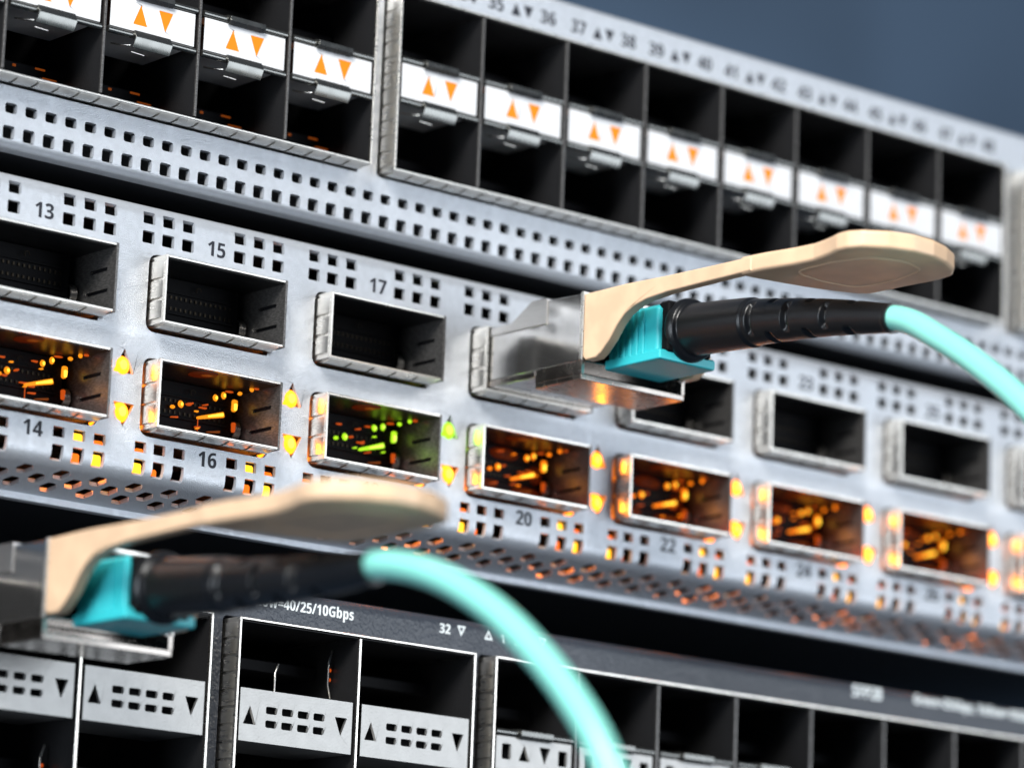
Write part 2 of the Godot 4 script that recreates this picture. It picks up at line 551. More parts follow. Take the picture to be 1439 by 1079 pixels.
# one QSFP cage of the middle switch, its rim's upper left corner at (x, y)
var cage_meshes := {}
func qsfp_cage(parent: Node3D, x: float, y: float, w: float, h: float, lit: String) -> void:
	if not cage_meshes.has("shell"):
		var sh := Shape.new()
		sh.box(Vector3(0, -h, -45), Vector3(0.34, 0, 0), 0.08)
		sh.box(Vector3(0.3, -0.36, -45), Vector3(w - 0.3, -0.02, 0.0), 0.08)
		sh.box(Vector3(0.3, -h + 0.02, -45), Vector3(w - 0.3, -h + 0.36, 0.0), 0.08)
		cage_meshes.shell = sh.mesh()
		# the wall on the right with its two slots: drawn as a sheet in (y, z) and turned to face left
		sh = Shape.new()
		var side := Sheet.new()
		side.thick = 0.34
		side.straight(0, 0, -45, 0)
		var cell := [[0.0, 45.0]]
		var slot := func(yc: float, z0: float, z1: float) -> PackedVector2Array: return oblong(yc, (z0 + z1) / 2, 0.5, z1 - z0, 0.1, 2)
		side.band(sh, 0.0, h, 0.0, 45.0, [[2.2, 4.0, [[1.5, 7.5, slot.call(3.1, 1.9, 5.9)]]], [5.0, 6.8, [[1.2, 8.0, slot.call(5.9, 1.6, 6.5)]]]])
		for i in sh.v.size():
			var q := sh.v[i]
			sh.v[i] = Vector3(w - 0.34 - q.z, -q.x, q.y)
			var m := sh.n[i]
			sh.n[i] = Vector3(-m.z, -m.x, m.y)
		sh.box(Vector3(w - 0.33, -h, -0.5), Vector3(w, 0, 0.02), 0.06)
		sh.box(Vector3(w, -h, -45), Vector3(w + 0.1, 0, -0.1), 0.02)
		cage_meshes.side = sh.mesh()
		sh = Shape.new()
		sh.box(Vector3(0.5, -h + 0.5, -40), Vector3(w - 1.7, -0.5, -8.6), 0.1)
		sh.box(Vector3(w - 1.7, -h + 0.5, -40), Vector3(w - 0.4, -0.5, -10.5), 0.1)
		sh.box(Vector3(1.6, -5.4, -8.7), Vector3(w - 2.6, -5.1, -8.2), 0.08)
		sh.box(Vector3(1.6, -2.6, -8.7), Vector3(w - 2.6, -2.3, -8.3), 0.08)
		sh.box(Vector3(w - 0.03, -h + 0.2, -44), Vector3(w - 0.01, -0.2, -0.8))  # black sheet added to darken the slots of the side wall
		cage_meshes.connector = sh.mesh()
		sh = Shape.new()
		sh.box(Vector3(0.36, -0.42, -44), Vector3(w - 0.36, -0.38, -0.6))  # dark sheets added to paint shade on ceiling and floor
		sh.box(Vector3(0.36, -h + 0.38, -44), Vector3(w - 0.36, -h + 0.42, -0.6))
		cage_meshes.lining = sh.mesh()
		sh = Shape.new()
		for i in 19:
			for q in [-3.1, -4.6]:
				sh.box(Vector3(1.9 + i * 0.78, q - 0.22, -8.75), Vector3(2.2 + i * 0.78, q + 0.22, -8.45), 0.03)
		cage_meshes.pins = sh.mesh()
		sh = Shape.new()
		var glint_ring := PackedVector3Array()
		for i in 13:
			glint_ring.append(Vector3(10.6 + 0.36 * cos(i * 0.33), -1.75 + 0.4 * sin(i * 0.33), -7.9))
		sh.tube(smooth(glint_ring, 2), func(_t, _a): return 0.07, 6)  # thin ring added to stand for a small glint
		cage_meshes.glint_ring = sh.mesh()
		sh = Shape.new()
		var clip := PackedVector2Array([Vector2(-9.8, -6.9), Vector2(-8.4, -6.7), Vector2(-7.9, -5.9), Vector2(-7.9, -5.0), Vector2(-8.4, -4.3), Vector2(-9.8, -4.1), Vector2(-9.8, -4.3), Vector2(-8.6, -4.5), Vector2(-8.2, -5.1), Vector2(-8.2, -5.8), Vector2(-8.6, -6.5), Vector2(-9.8, -6.7)])
		sh.prism(clip, w - 1.75, w - 0.75, along_x(), 0.03, 1)
		cage_meshes.clip = sh.mesh()
	var c := piece("port_cage", cage_meshes.shell, "nickel", parent, Vector3(x, y, 0) - base_of(parent))
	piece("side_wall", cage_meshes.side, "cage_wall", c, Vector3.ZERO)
	piece("cage_shade_sheet", cage_meshes.lining, "shaded_cage_wall", c, Vector3.ZERO)
	piece("connector_block", cage_meshes.connector, "black_plastic", c, Vector3.ZERO)
	piece("contact_pins", cage_meshes.pins, "gold", c, Vector3.ZERO).set_meta("kind", "stuff")
	piece("port_glint", cage_meshes.glint_ring, "gold", c, Vector3.ZERO)
	piece("contact_clip", cage_meshes.clip, "nickel", c, Vector3.ZERO)
	fingers_below(c, x + 0.4, x + w - 0.4, y - h, 5)
	fingers_left(c, x, y - h + 0.5, y - 0.5, 3)
	if lit == "":
		return
	# glowing shapes painted in for LED light reflected and leaking inside the port
	var bright := "green_glow_paint" if lit == "green" else "amber_glow_paint"
	var hot := "green_core" if lit == "green" else "amber_core"
	if lit != "green" and x > 70.0:
		bright = "deep_glow_paint"
		hot = "amber_core"
	var rng := RandomNumberGenerator.new()
	rng.seed = int(x * 10.0) + 977
	for e in [[7.78, -3.91, -8.1, 0.38, 0.26], [9.03, -3.48, -8.1, 0.44, 0.5], [10.1, -3.3, -8.1, 0.45, 0.16], [14.2, -1.65, -8.2, 0.38, 0.46], [15.6, -1.15, -8.2, 0.36, 0.5], [15.9, -0.75, -7.2, 0.7, 0.14], [16.9, -0.95, -6.2, 0.36, 0.26], [17.5, -0.62, -4.7, 0.3, 0.32], [18.0, -0.5, -4.2, 0.4, 0.16]]:
		var shape := shared_ball("dot%.2f/%.2f" % [e[3], e[4]], Vector3(e[3], e[4], 0.25))
		var o := piece("painted_glow", shape, bright if e[4] > 0.2 else "red_glow_paint", c, Vector3(e[0] + rng.randf_range(-0.18, 0.18), e[1] + rng.randf_range(-0.12, 0.12), e[2]))
		o.rotation.z = rng.randf_range(-0.1, 0.35)
		if e[4] > 0.4:
			piece("painted_glow_core", shared_ball("core", Vector3(0.2, 0.26, 0.2)), hot, c, o.position / MM + Vector3(0.05, 0, 0.15))
	var tilt := 0.27 + rng.randf_range(-0.03, 0.03)
	piece("painted_glow", shared_wedge("bar", 4.3, 0.18, 0.37), bright, c, Vector3(13.65, -4.3, -8.1)).rotation.z = tilt
	piece("painted_glow_core", shared_wedge("bar_core", 2.4, 0.09, 0.19), hot, c, Vector3(14.3, -4.12, -7.9)).rotation.z = tilt
	if x < 40.0:
		piece("painted_glow", shared_box("wire", Vector3(-0.06, -0.9, -0.04), Vector3(0.06, 0.9, 0.04), 0.02), "red_glow_paint", c, Vector3(11.65, -5.7, -8.0))
	for i in 9:        # small glowing dashes painted in for scattered LED light
		var d := piece("painted_glow", shared_wedge("dash%d" % (i % 3), 0.5 + 0.3 * (i % 3), 0.06, 0.11), bright if i % 3 == 0 else "red_glow_paint", c, Vector3(rng.randf_range(8.0, 17.0), rng.randf_range(-6.4, -1.0), -8.15))
		d.rotation.z = rng.randf_range(-0.05, 0.3)
	piece("painted_glow", shared_wedge("capsule", 1.6, 0.3, 0.4), bright, c, Vector3(17.35, -2.3, -8.1)).rotation.z = PI / 2 - 0.08
	piece("painted_glow_core", shared_wedge("capsule_core", 0.9, 0.18, 0.24), hot, c, Vector3(17.4, -2.5, -7.9)).rotation.z = PI / 2
	piece("painted_glow", shared_wedge("low_capsule", 1.3, 0.22, 0.3), "red_glow_paint", c, Vector3(17.1, -5.3, -7.7)).rotation.z = PI / 2
	piece("painted_glow", shared_wedge("bottom_bar", 2.0, 0.06, 0.14), "dim_glow_paint", c, Vector3(14.2, -6.3, -8.1)).rotation.z = 0.16
	piece("painted_glow", shared_ball("top_glow", Vector3(1.9, 0.05, 2.2)), "ember_glow_paint", c, Vector3(8.4, -0.44, -2.6))  # orange smear of light on the ceiling, painted as a glowing patch
	piece("painted_glow", shared_ball("top_spot", Vector3(0.9, 0.06, 0.9)), "dim_glow_paint", c, Vector3(8.9, -0.45, -2.6))
	lamp(Vector3(x + 14.5, y - 4.2, -7.4), 2.4, lin(0.5, 1.0, 0.02) if lit == "green" else lin(1.0, 0.30, 0.015), 0.000003 + 0.000004 * smoothstep(60.0, 130.0, x))  # added lamp throws the painted glow onto the port walls
	var far := smoothstep(60.0, 130.0, x)
	lamp(Vector3(x + 12.0, y - 8.2, -4.5), 2.0, lin(1.0, 0.09, 0.005), 0.000010 + 0.00002 * far, Vector3(PI / 2, 0, 0))  # added lamp on the port floor, reddens ceiling and walls
	lamp(Vector3(x + 12.5, y - 7.2, -5.5), 1.6, lin(1.0, 0.10, 0.006), 0.000004 + 0.000014 * far, Vector3(0, -PI / 2 - 0.5, 0))  # added lamp that tints the right wall orange
	if far > 0.1:
		for e in [[10.5, -1.5, 2.6, 0.9], [14.6, -6.6, 2.9, 1.0], [8.0, -6.0, 1.6, 0.8], [16.2, -3.6, 1.2, 1.4]]:
			piece("painted_glow", shared_ball("haze%.1f" % e[2], Vector3(e[2], e[3], 0.08)), "ember_glow_paint", c, Vector3(e[0], e[1], -8.55))  # reddish light on the connector painted as dim glowing patches
func shared_ball(key: String, r: Vector3) -> Mesh:
	if not shared.has(key):
		var sh := Shape.new()
		sh.ball(Vector3.ZERO, r, 12)
		shared[key] = sh.mesh()
	return shared[key]
func shared_wedge(key: String, l: float, r0: float, r1: float) -> Mesh:
	if not shared.has(key):
		var sh := Shape.new()
		sh.prism(rounded(PackedVector2Array([Vector2(-l / 2, -r0), Vector2(l / 2, -r1), Vector2(l / 2, r1), Vector2(-l / 2, r0)]), minf(r0, r1) * 0.95, 4), -0.2, 0.2, Transform3D.IDENTITY, minf(0.08, r0 * 0.4), 2)
		shared[key] = sh.mesh()
	return shared[key]

# ------------------------------------------------------------------ the middle switch
const RIM_W := 19.2
const RIM_H := 8.97
const ROW2 := -13.59
func middle_switch() -> void:
	var t := thing("network_switch", "silver middle switch with numbered square ports and glowing yellow indicator lights", "network switch", Vector3(80, -31, -60), "switches stacked in the rack")
	var first := -1
	var last := 8
	var xa := first * COLUMN - 4.0
	var xb := (last + 1) * COLUMN + 1.0
	var sh := Shape.new()
	var p := Sheet.new()
	p.thick = 0.6
	p.straight(7.2, -12.0, 7.2, -5.5)
	p.arc(5.0, -5.5, 2.2, PI / 2, 0.0)
	p.straight(5.0, PANEL, -26.9, PANEL)
	p.arc(-26.9, PANEL - 2.5, 2.5, 0.0, -deg_to_rad(68.0) )
	# the arc turns downwards: its normal swings from the front to straight below
	var tail := p.place(p.s_at)
	p.straight(tail[0], tail[1], tail[0] - 6.4 * sin(deg_to_rad(22)), tail[1] - 6.4 * cos(deg_to_rad(22)))
	var flat_s: float = 6.5 + 2.2 * PI / 2      # s where the flat face starts, y = 5
	var at_y := func(y: float) -> float: return flat_s + 5.0 - y
	var s_bend: float = at_y.call(-26.9)
	var s_end: float = s_bend + 2.5 * deg_to_rad(68.0)
	# upper vents
	var r1: float = at_y.call(5.15)
	var r2: float = at_y.call(2.6)
	p.patch(sh, xa, xb, 0.0, r1 - 1.25)
	for e in [[r1, 1.25, 1.25, 1.6], [r2, 1.3, 1.3, 1.6]]:
		var cols := []
		for c in range(first, last + 1):
			for dx in [-0.75, 2.3, 5.4, 13.6, 16.7, 19.8]:
				var x: float = c * COLUMN + dx
				cols.append([x - 1.3, x + 1.3, [[e[0] - e[1], e[0] + e[2], oblong(x, e[0], 1.85, e[3], 0.18, 2)]]])
		p.band(sh, xa, xb, e[0] - e[1], e[0] + e[2], cols)
	# the two rows of ports, and the arrow-shaped openings of the lights
	var up0: float = at_y.call(1.3)
	var up1: float = at_y.call(-10.6)
	var low1: float = at_y.call(-23.6)
	var rows := [[], []]
	for c in range(first, last + 1):
		var x := c * COLUMN
		for r in 2:
			var y := r * ROW2
			var s0: float = up0 if r == 0 else up1
			var s1: float = up1 if r == 0 else low1
			rows[r].append([x - 1.0, x + 20.5, [[s0, s1, oblong(x + 9.65, at_y.call(y - 4.55), 20.2, 10.25, 1.5, 5)]]])
			if r == 1:
				rows[r].append([x + 20.9, x + 25.3, [[at_y.call(-12.0), at_y.call(-16.4), arrow(x + 23.15, at_y.call(-12.45), at_y.call(-15.65), 3.2)], [at_y.call(-18.9), at_y.call(-23.1), arrow(x + 23.45, at_y.call(-22.6), at_y.call(-19.5), 3.2)]]])
	p.patch(sh, xa, xb, r2 + 1.3, up0)
	p.band(sh, xa, xb, up0, up1, rows[0])
	p.band(sh, xa, xb, up1, low1, rows[1])
	# lower vents
	var l1: float = at_y.call(-24.75)
	var l2: float = at_y.call(-27.35)
	var lv := [[], []]
	for c in range(first, last + 1):
		for dx in [-0.1, 2.8, 5.85, 14.1, 17.15, 20.2]:
			var x: float = c * COLUMN + dx
			lv[0].append([x - 1.3, x + 1.3, [[low1, l1 + 1.05, oblong(x, l1, 1.75, 1.35, 0.12, 2)]]])
			lv[1].append([x - 1.3, x + 1.3, [[l1 + 1.05, l2 + 1.6, oblong(x, l2 + 0.05, 1.75, 2.1, 0.18, 2)]]])
	p.band(sh, xa, xb, low1, l1 + 1.05, lv[0])
	p.band(sh, xa, xb, l1 + 1.05, l2 + 1.6, lv[1])
	# hexagonal vents in the lip that slopes back below
	p.patch(sh, xa, xb, l2 + 1.6, s_end - 0.6)
	# three rows: the cells of the middle row lie between those of the other two
	var hexes := []
	var hx := 16.45 - 10 * 5.45
	var odd := false
	while hx < xb - 3.0:
		if hx > xa + 2.0:
			var cells := []
			for r in ([1] if odd else [0, 2]):
				var s: float = s_end + 1.0 + r * 1.6
				cells.append([s - 1.4, s + 1.4, hexagon(hx, s, 1.27)])
			hexes.append([hx - 1.362, hx + 1.362, cells])
		hx += 2.725
		odd = not odd
	p.band(sh, xa, xb, s_end - 0.6, s_end + 5.8, hexes)
	p.patch(sh, xa, xb, s_end + 5.8, p.s_at)
	part("faceplate", sh, "silver_paint", t)
	var e := p.place(p.s_at)
	sh = Shape.new()
	sh.box(Vector3(xa, e[0] - 1.0, e[1] - 1.2), Vector3(xb, e[0] + 0.15, e[1] + 0.1), 0.25)
	part("bottom_lip", sh, "silver_paint", t)
	sh = Shape.new()
	sh.box(Vector3(xa, e[0] - 0.6, -150), Vector3(xb, e[0] + 0.1, e[1] - 1.3), 0.1)
	part("underside", sh, "black_metal", t)
	sh = Shape.new()
	sh.ball(Vector3(12.6, e[0] - 0.6, -20), Vector3(1.5, 0.5, 1.5), 16)
	part("screw", sh, "nickel", t)
	sh = Shape.new()
	sh.box(Vector3(xa, 6.2, -150), Vector3(xb, 7.1, -9.0), 0.1)
	sh.box(Vector3(xa, -31.0, -150), Vector3(xb, 6.2, -46), 0.1)
	part("chassis", sh, "black_metal", t)
	sh = Shape.new()
	sh.box(Vector3(xa, -27.6, -46), Vector3(xb, -26.7, -9.5), 0.1)
	part("circuit_board", sh, "circuit_board", t)
	# ports, lights and numbers
	for c in range(first, last + 1):
		var x := c * COLUMN
		for r in 2:
			var lit := "" if r == 0 else ("green" if c == 2 else "amber")
			qsfp_cage(t, x, r * ROW2, RIM_W, RIM_H, lit)
		text("port_number", str(13 + 2 * c), 1.95, x + 9.9, 2.95, PANEL + 0.02, "ink", t)
		text("port_number", str(14 + 2 * c), 1.95, x + 10.25, -24.85, PANEL + 0.02, "ink", t)
		for k in 2:
			var green := c == 2 and k == 0
			var at: Vector3 = Vector3(x + 22.95, -14.75, PANEL - 0.35) if k == 0 else Vector3(x + 23.2, -20.75, PANEL - 0.35)
			var l := Shape.new()
			l.ball(at, Vector3(1.16, 1.3, 0.8), 20)
			l.prism(oblong(at.x, at.y, 2.2, 2.5, 1.05, 5), PANEL - 6.0, PANEL - 0.4, Transform3D.IDENTITY)
			var lens := part("indicator_light", l, "green_lens" if green else "amber_lens", t)
			piece("lens_core", shared_ball("lens_core", Vector3(0.62, 0.74, 0.3)), "green_core" if green else "lens_core", lens, at - base_of(t) + Vector3(-0.05, 0.05, 0.58))
			lamp(at + Vector3(0, 0, 1.0), 1.3, lin(0.42, 1.0, 0.02) if green else lin(1.0, 0.30, 0.012), 0.000012)
		# lamps on the board behind the lower vents
		for e2 in [[18.1, -24.75, -5.2, 0.85, 0.7, "amber_chip"], [21.6, -24.9, -5.6, 0.7, 0.5, "red_chip"], [18.4, -27.2, -6.0, 0.75, 0.75, "red_chip"], [21.6, -26.9, -6.0, 0.8, 0.75, "amber_chip"], [27.6, -27.2, -5.8, 0.85, 0.9, "amber_chip"], [27.9, -24.9, -5.6, 0.6, 0.5, "red_chip"], [30.7, -27.3, -6.4, 0.5, 0.7, "red_chip"]]:
			var l := Shape.new()
			l.box(Vector3(x + e2[0] - e2[3], e2[1] - e2[4], e2[2] - 1.0), Vector3(x + e2[0] + e2[3], e2[1] + e2[4], e2[2]), 0.2)
			part("status_light", l, e2[5], t)
		lamp(Vector3(x + 20.5, -27.9, -9.0), 3.0, lin(1.0, 0.2, 0.012), 0.00004, Vector3(-PI / 2, 0, 0))
		lamp(Vector3(x + 20.5, -27.9, -9.2), 3.0, lin(1.0, 0.2, 0.012), 0.00002)

# ------------------------------------------------------------------ stacked SFP cages
# one block of two-storey cages: xs are the left edges of the cells and the right edge of the last
func sfp_block(t: Node3D, xs: PackedFloat32Array, y0: float, y1: float, strip0: float, strip1: float, style: String, deep := 30.0) -> void:
	var k := xs.size() - 1
	var x0 := xs[0]
	var x1 := xs[k]
	var sh := Shape.new()
	sh.box(Vector3(x0, y0, -deep), Vector3(x0 + 0.36, y1, 0), 0.12)
	sh.box(Vector3(x1 - 0.36, y0, -deep), Vector3(x1, y1, 0), 0.1)
	sh.box(Vector3(x0 + 0.34, y0 + 0.01, -deep), Vector3(x1 - 0.34, y0 + 0.33, 0.0), 0.12)
	sh.box(Vector3(x0 + 0.34, y1 - 0.33, -deep), Vector3(x1 - 0.34, y1 - 0.01, 0.0), 0.1)
	var c := part("cage_frame", sh, "nickel", t)
	sh = Shape.new()
	sh.box(Vector3(x0 + 0.5, y0 + 0.5, -deep), Vector3(x1 - 0.5, y1 - 0.5, -deep + 1.0), 0.0)
	for q in [[y0 + 0.52, strip0 - 0.9], [strip1 + 0.9, y1 - 0.52]]:
		sh.box(Vector3(x0 + 0.5, q[0] + 2.9, -deep + 10.5), Vector3(x1 - 0.6, q[0] + 4.5, -9.3), 0.2)  # shelf added as a seat for painted glow bits
		sh.box(Vector3(x0 + 0.5, q[0] + 1.2, -deep + 1.0), Vector3(x1 - 0.5, q[1] - 1.4, -deep + 11.0), 0.2)
	part("connector_block", sh, "black_plastic", c)
	for i in range(1, k):
		sh = Shape.new()
		sh.box(Vector3(xs[i] - 0.19, y0 + 0.5, -deep + 1.0), Vector3(xs[i] + 0.19, y1 - 0.5, -0.05), 0.08)
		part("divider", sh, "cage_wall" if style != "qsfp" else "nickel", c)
	# dark sheets added in every cell to paint the shade on its walls
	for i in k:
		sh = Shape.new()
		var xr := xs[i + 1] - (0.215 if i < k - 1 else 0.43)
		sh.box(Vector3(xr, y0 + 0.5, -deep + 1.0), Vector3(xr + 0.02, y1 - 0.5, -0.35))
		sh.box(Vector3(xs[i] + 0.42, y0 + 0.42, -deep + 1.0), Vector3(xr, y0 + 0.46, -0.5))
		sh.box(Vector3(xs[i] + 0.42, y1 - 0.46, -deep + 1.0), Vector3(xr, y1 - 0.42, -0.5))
		part("cell_shade_sheet", sh, "shaded_cage_wall", c)
	fingers_below(c, x0 + 0.4, x1 - 0.4, y0, int(round((x1 - x0) / 3.1)))
	fingers_left(c, x0, y0 + 0.5, y1 - 0.5, int(round((y1 - y0) / 2.4)))
	# the strip between the storeys
	for i in k:
		var a := xs[i] + 0.78
		var b := xs[i + 1] - 0.72
		var mid := (a + b) / 2.0
		sh = Shape.new()
		var p := Sheet.new()
		p.thick = 0.15 if style == "white" else 0.45
		var zf := -0.25
		p.straight(strip1, zf, strip0, zf)
		var hgt := strip1 - strip0
		var s := func(y: float) -> float: return strip1 - y
		var cols := []
		var ym := (strip0 + strip1) / 2.0
		if style == "white":
			cols = [[mid - 3.1, mid - 0.2, [[0.4, hgt - 0.4, arrow(mid - 1.85, s.call(ym + 1.62), s.call(ym - 1.25), 2.3, 0.12)]]], [mid + 0.2, mid + 3.2, [[0.4, hgt - 0.4, arrow(mid + 2.0, s.call(ym - 1.4), s.call(ym + 1.45), 2.3, 0.12)]]]]
		elif style == "steel":
			cols = [[a + 0.2, a + 3.2, [[0.3, hgt - 0.3, oblong(a + 1.8, s.call(ym + 0.2), 1.55, 2.1, 0.2)]]], [mid - 3.0, mid - 0.2, [[0.3, hgt - 0.3, arrow(mid - 1.65, s.call(ym + 1.4), s.call(ym - 0.85), 1.95, 0.1)]]], [mid + 0.3, mid + 3.2, [[0.3, hgt - 0.3, arrow(mid + 1.9, s.call(ym - 1.0), s.call(ym + 1.35), 1.95, 0.1)]]], [b - 3.0, b - 0.3, [[0.3, hgt - 0.3, oblong(b - 1.5, s.call(ym + 0.15), 1.55, 2.1, 0.2)]]]]
		else:
			cols.append([a + 0.3, a + 3.2, [[0.8, hgt - 0.8, arrow(a + 1.6, s.call(ym + 1.25), s.call(ym - 1.2), 2.0, 0.08)]]])
			for q in 4:
				var xc := a + 4.98 + q * 2.52
				cols.append([xc - 1.25, xc + 1.25, [[0.8, hgt / 2, oblong(xc, s.call(ym + 0.88), 1.75, 0.95, 0.28)], [hgt / 2, hgt - 0.8, oblong(xc, s.call(ym - 0.88), 1.75, 0.95, 0.28)]]])
			cols.append([a + 14.7, a + 17.75, [[0.8, hgt - 0.8, arrow(a + 16.1, s.call(ym - 1.2), s.call(ym + 1.25), 2.0, 0.08)]]])
		p.band(sh, a, b, 0.0, hgt, cols)
		for q in [[a, b, strip1], [a, b, strip0]]:
			var m := Vector3(0, 1 if q[2] == strip1 else -1, 0)
			sh.flat(Vector3(q[0], q[2], zf), Vector3(q[1], q[2], zf), Vector3(q[1], q[2], -12), Vector3(q[0], q[2], -12), m)
		var strip := part("label_strip", sh, "white_plate" if style == "white" else "steel_plate", c)
		sh = Shape.new()
		sh.box(Vector3(a, strip0 + 0.3, -4.0), Vector3(b, strip1 - 0.3, -2.6), 0.1)
		strip_back(strip, sh, c)
		if style == "white":
			for d in [-1.75, 1.9]:
				sh = Shape.new()
				sh.box(Vector3(mid + d - 1.3, ym - 1.7, -0.9), Vector3(mid + d + 1.3, ym + 1.7, -0.41), 0.05)
				part("arrow_light", sh, "orange_arrow", c)
		if style == "qsfp":
			continue
		# round spring bars above and below, with the latch plate in the middle
		for q in [[strip1 + 0.55, 1.0], [strip0 - 0.55, -1.0]]:
			sh = Shape.new()
			sh.tube(PackedVector3Array([Vector3(a - 0.2, q[0], -0.35), Vector3(b + 0.2, q[0], -0.35)]), func(_t, _a): return 0.42, 14)
			part("spring_bar", sh, "zinc", c)
			var y: float = q[0]
			var d: float = q[1]
			sh = Shape.new()
			var o: PackedVector2Array
			if d < 0:
				o = PackedVector2Array([Vector2(0.02, y + 0.62), Vector2(0.5, y - 0.15), Vector2(0.55, y - 0.45), Vector2(-0.1, y - 1.65), Vector2(-0.35, y - 1.6), Vector2(0.2, y - 0.45), Vector2(0.1, y - 0.1), Vector2(-0.25, y + 0.58)])
			else:
				o = PackedVector2Array([Vector2(0.05, y - 0.75), Vector2(0.6, y - 0.3), Vector2(0.55, y + 0.35), Vector2(-0.3, y + 0.62), Vector2(-1.6, y + 0.7), Vector2(-1.6, y + 0.5), Vector2(-0.4, y + 0.42), Vector2(0.3, y + 0.1), Vector2(0.3, y - 0.2), Vector2(-0.2, y - 0.6)])
			sh.prism(o, mid - 2.9, mid + 2.75, along_x(), 0.05, 1)
			part("latch_plate", sh, "zinc", c)
			if d < 0:
				sh = Shape.new()
				sh.tube(PackedVector3Array([Vector3(mid - 2.9, y - 1.3, -0.6), Vector3(mid - 3.6, y - 1.2, -1.6), Vector3(mid - 4.4, y - 0.8, -3.0)]), func(_t, _a): return 0.13, 8)
				sh.tube(PackedVector3Array([Vector3(mid - 2.6, y - 2.0, -1.0), Vector3(mid - 0.6, y - 2.1, -1.0)]), func(_t, _a): return 0.11, 8)
				part("latch_wire", sh, "nickel", c)
func strip_back(_strip: Node3D, sh: Shape, c: Node3D) -> void:
	part("strip_backing", sh, "black_plastic", c)

func edges(x0: float, pitch: float, count: int) -> PackedFloat32Array:
	var o := PackedFloat32Array()
	for i in count + 1:
		o.append(x0 + pitch * i)
	return o

# a flat face with rectangular cut-outs, rounded over at top and bottom
func faceplate(xa: float, xb: float, y_top: float, y_bottom: float, r_top: float, r_bottom: float, openings: Array, vents: Array, deep: float) -> Shape:
	var sh := Shape.new()
	var p := Sheet.new()
	p.straight(y_top, -deep, y_top, PANEL - r_top)
	p.arc(y_top - r_top, PANEL - r_top, r_top, PI / 2, 0.0)
	p.straight(y_top - r_top, PANEL, y_bottom + r_bottom, PANEL)
	p.arc(y_bottom + r_bottom, PANEL - r_bottom, r_bottom, 0.0, -PI / 2)
	p.straight(y_bottom, PANEL - r_bottom, y_bottom, PANEL - r_bottom - 1.6)
	var s0: float = deep + PANEL - r_top + r_top * PI / 2
	var at := func(y: float) -> float: return s0 + (y_top - r_top) - y
	var cols := []
	var a: float = at.call(openings[0][3] + 0.8)
	var b: float = at.call(openings[0][2] - 0.7)
	for o in openings:
		var q: PackedVector2Array = oblong((o[0] + o[1]) / 2, (at.call(o[2]) + at.call(o[3])) / 2, o[1] - o[0] + 0.9, o[3] - o[2] + 0.9, 0.8, 4)
		cols.append([o[0] - 0.7, o[1] + 0.7, [[a, b, q]]])
	p.patch(sh, xa, xb, 0.0, a)
	p.band(sh, xa, xb, a, b, cols)
	var s: float = b
	for v in vents:
		var vs: float = at.call(v[0])
		p.patch(sh, xa, xb, s, vs - v[1] / 2 - 0.35)
		var vc := []
		var x: float = v[2]
		while x < xb - 3.0:
			if x > xa + 2.0:
				vc.append([x - 1.3, x + 1.3, [[vs - v[1] / 2 - 0.35, vs + v[1] / 2 + 0.35, oblong(x, vs, 1.75, v[1], 0.4, 3)]]])
			x += 2.972
		s = vs + v[1] / 2 + 0.35
		p.band(sh, xa, xb, vs - v[1] / 2 - 0.35, s, vc)
	p.patch(sh, xa, xb, s, p.s_at)
	return sh

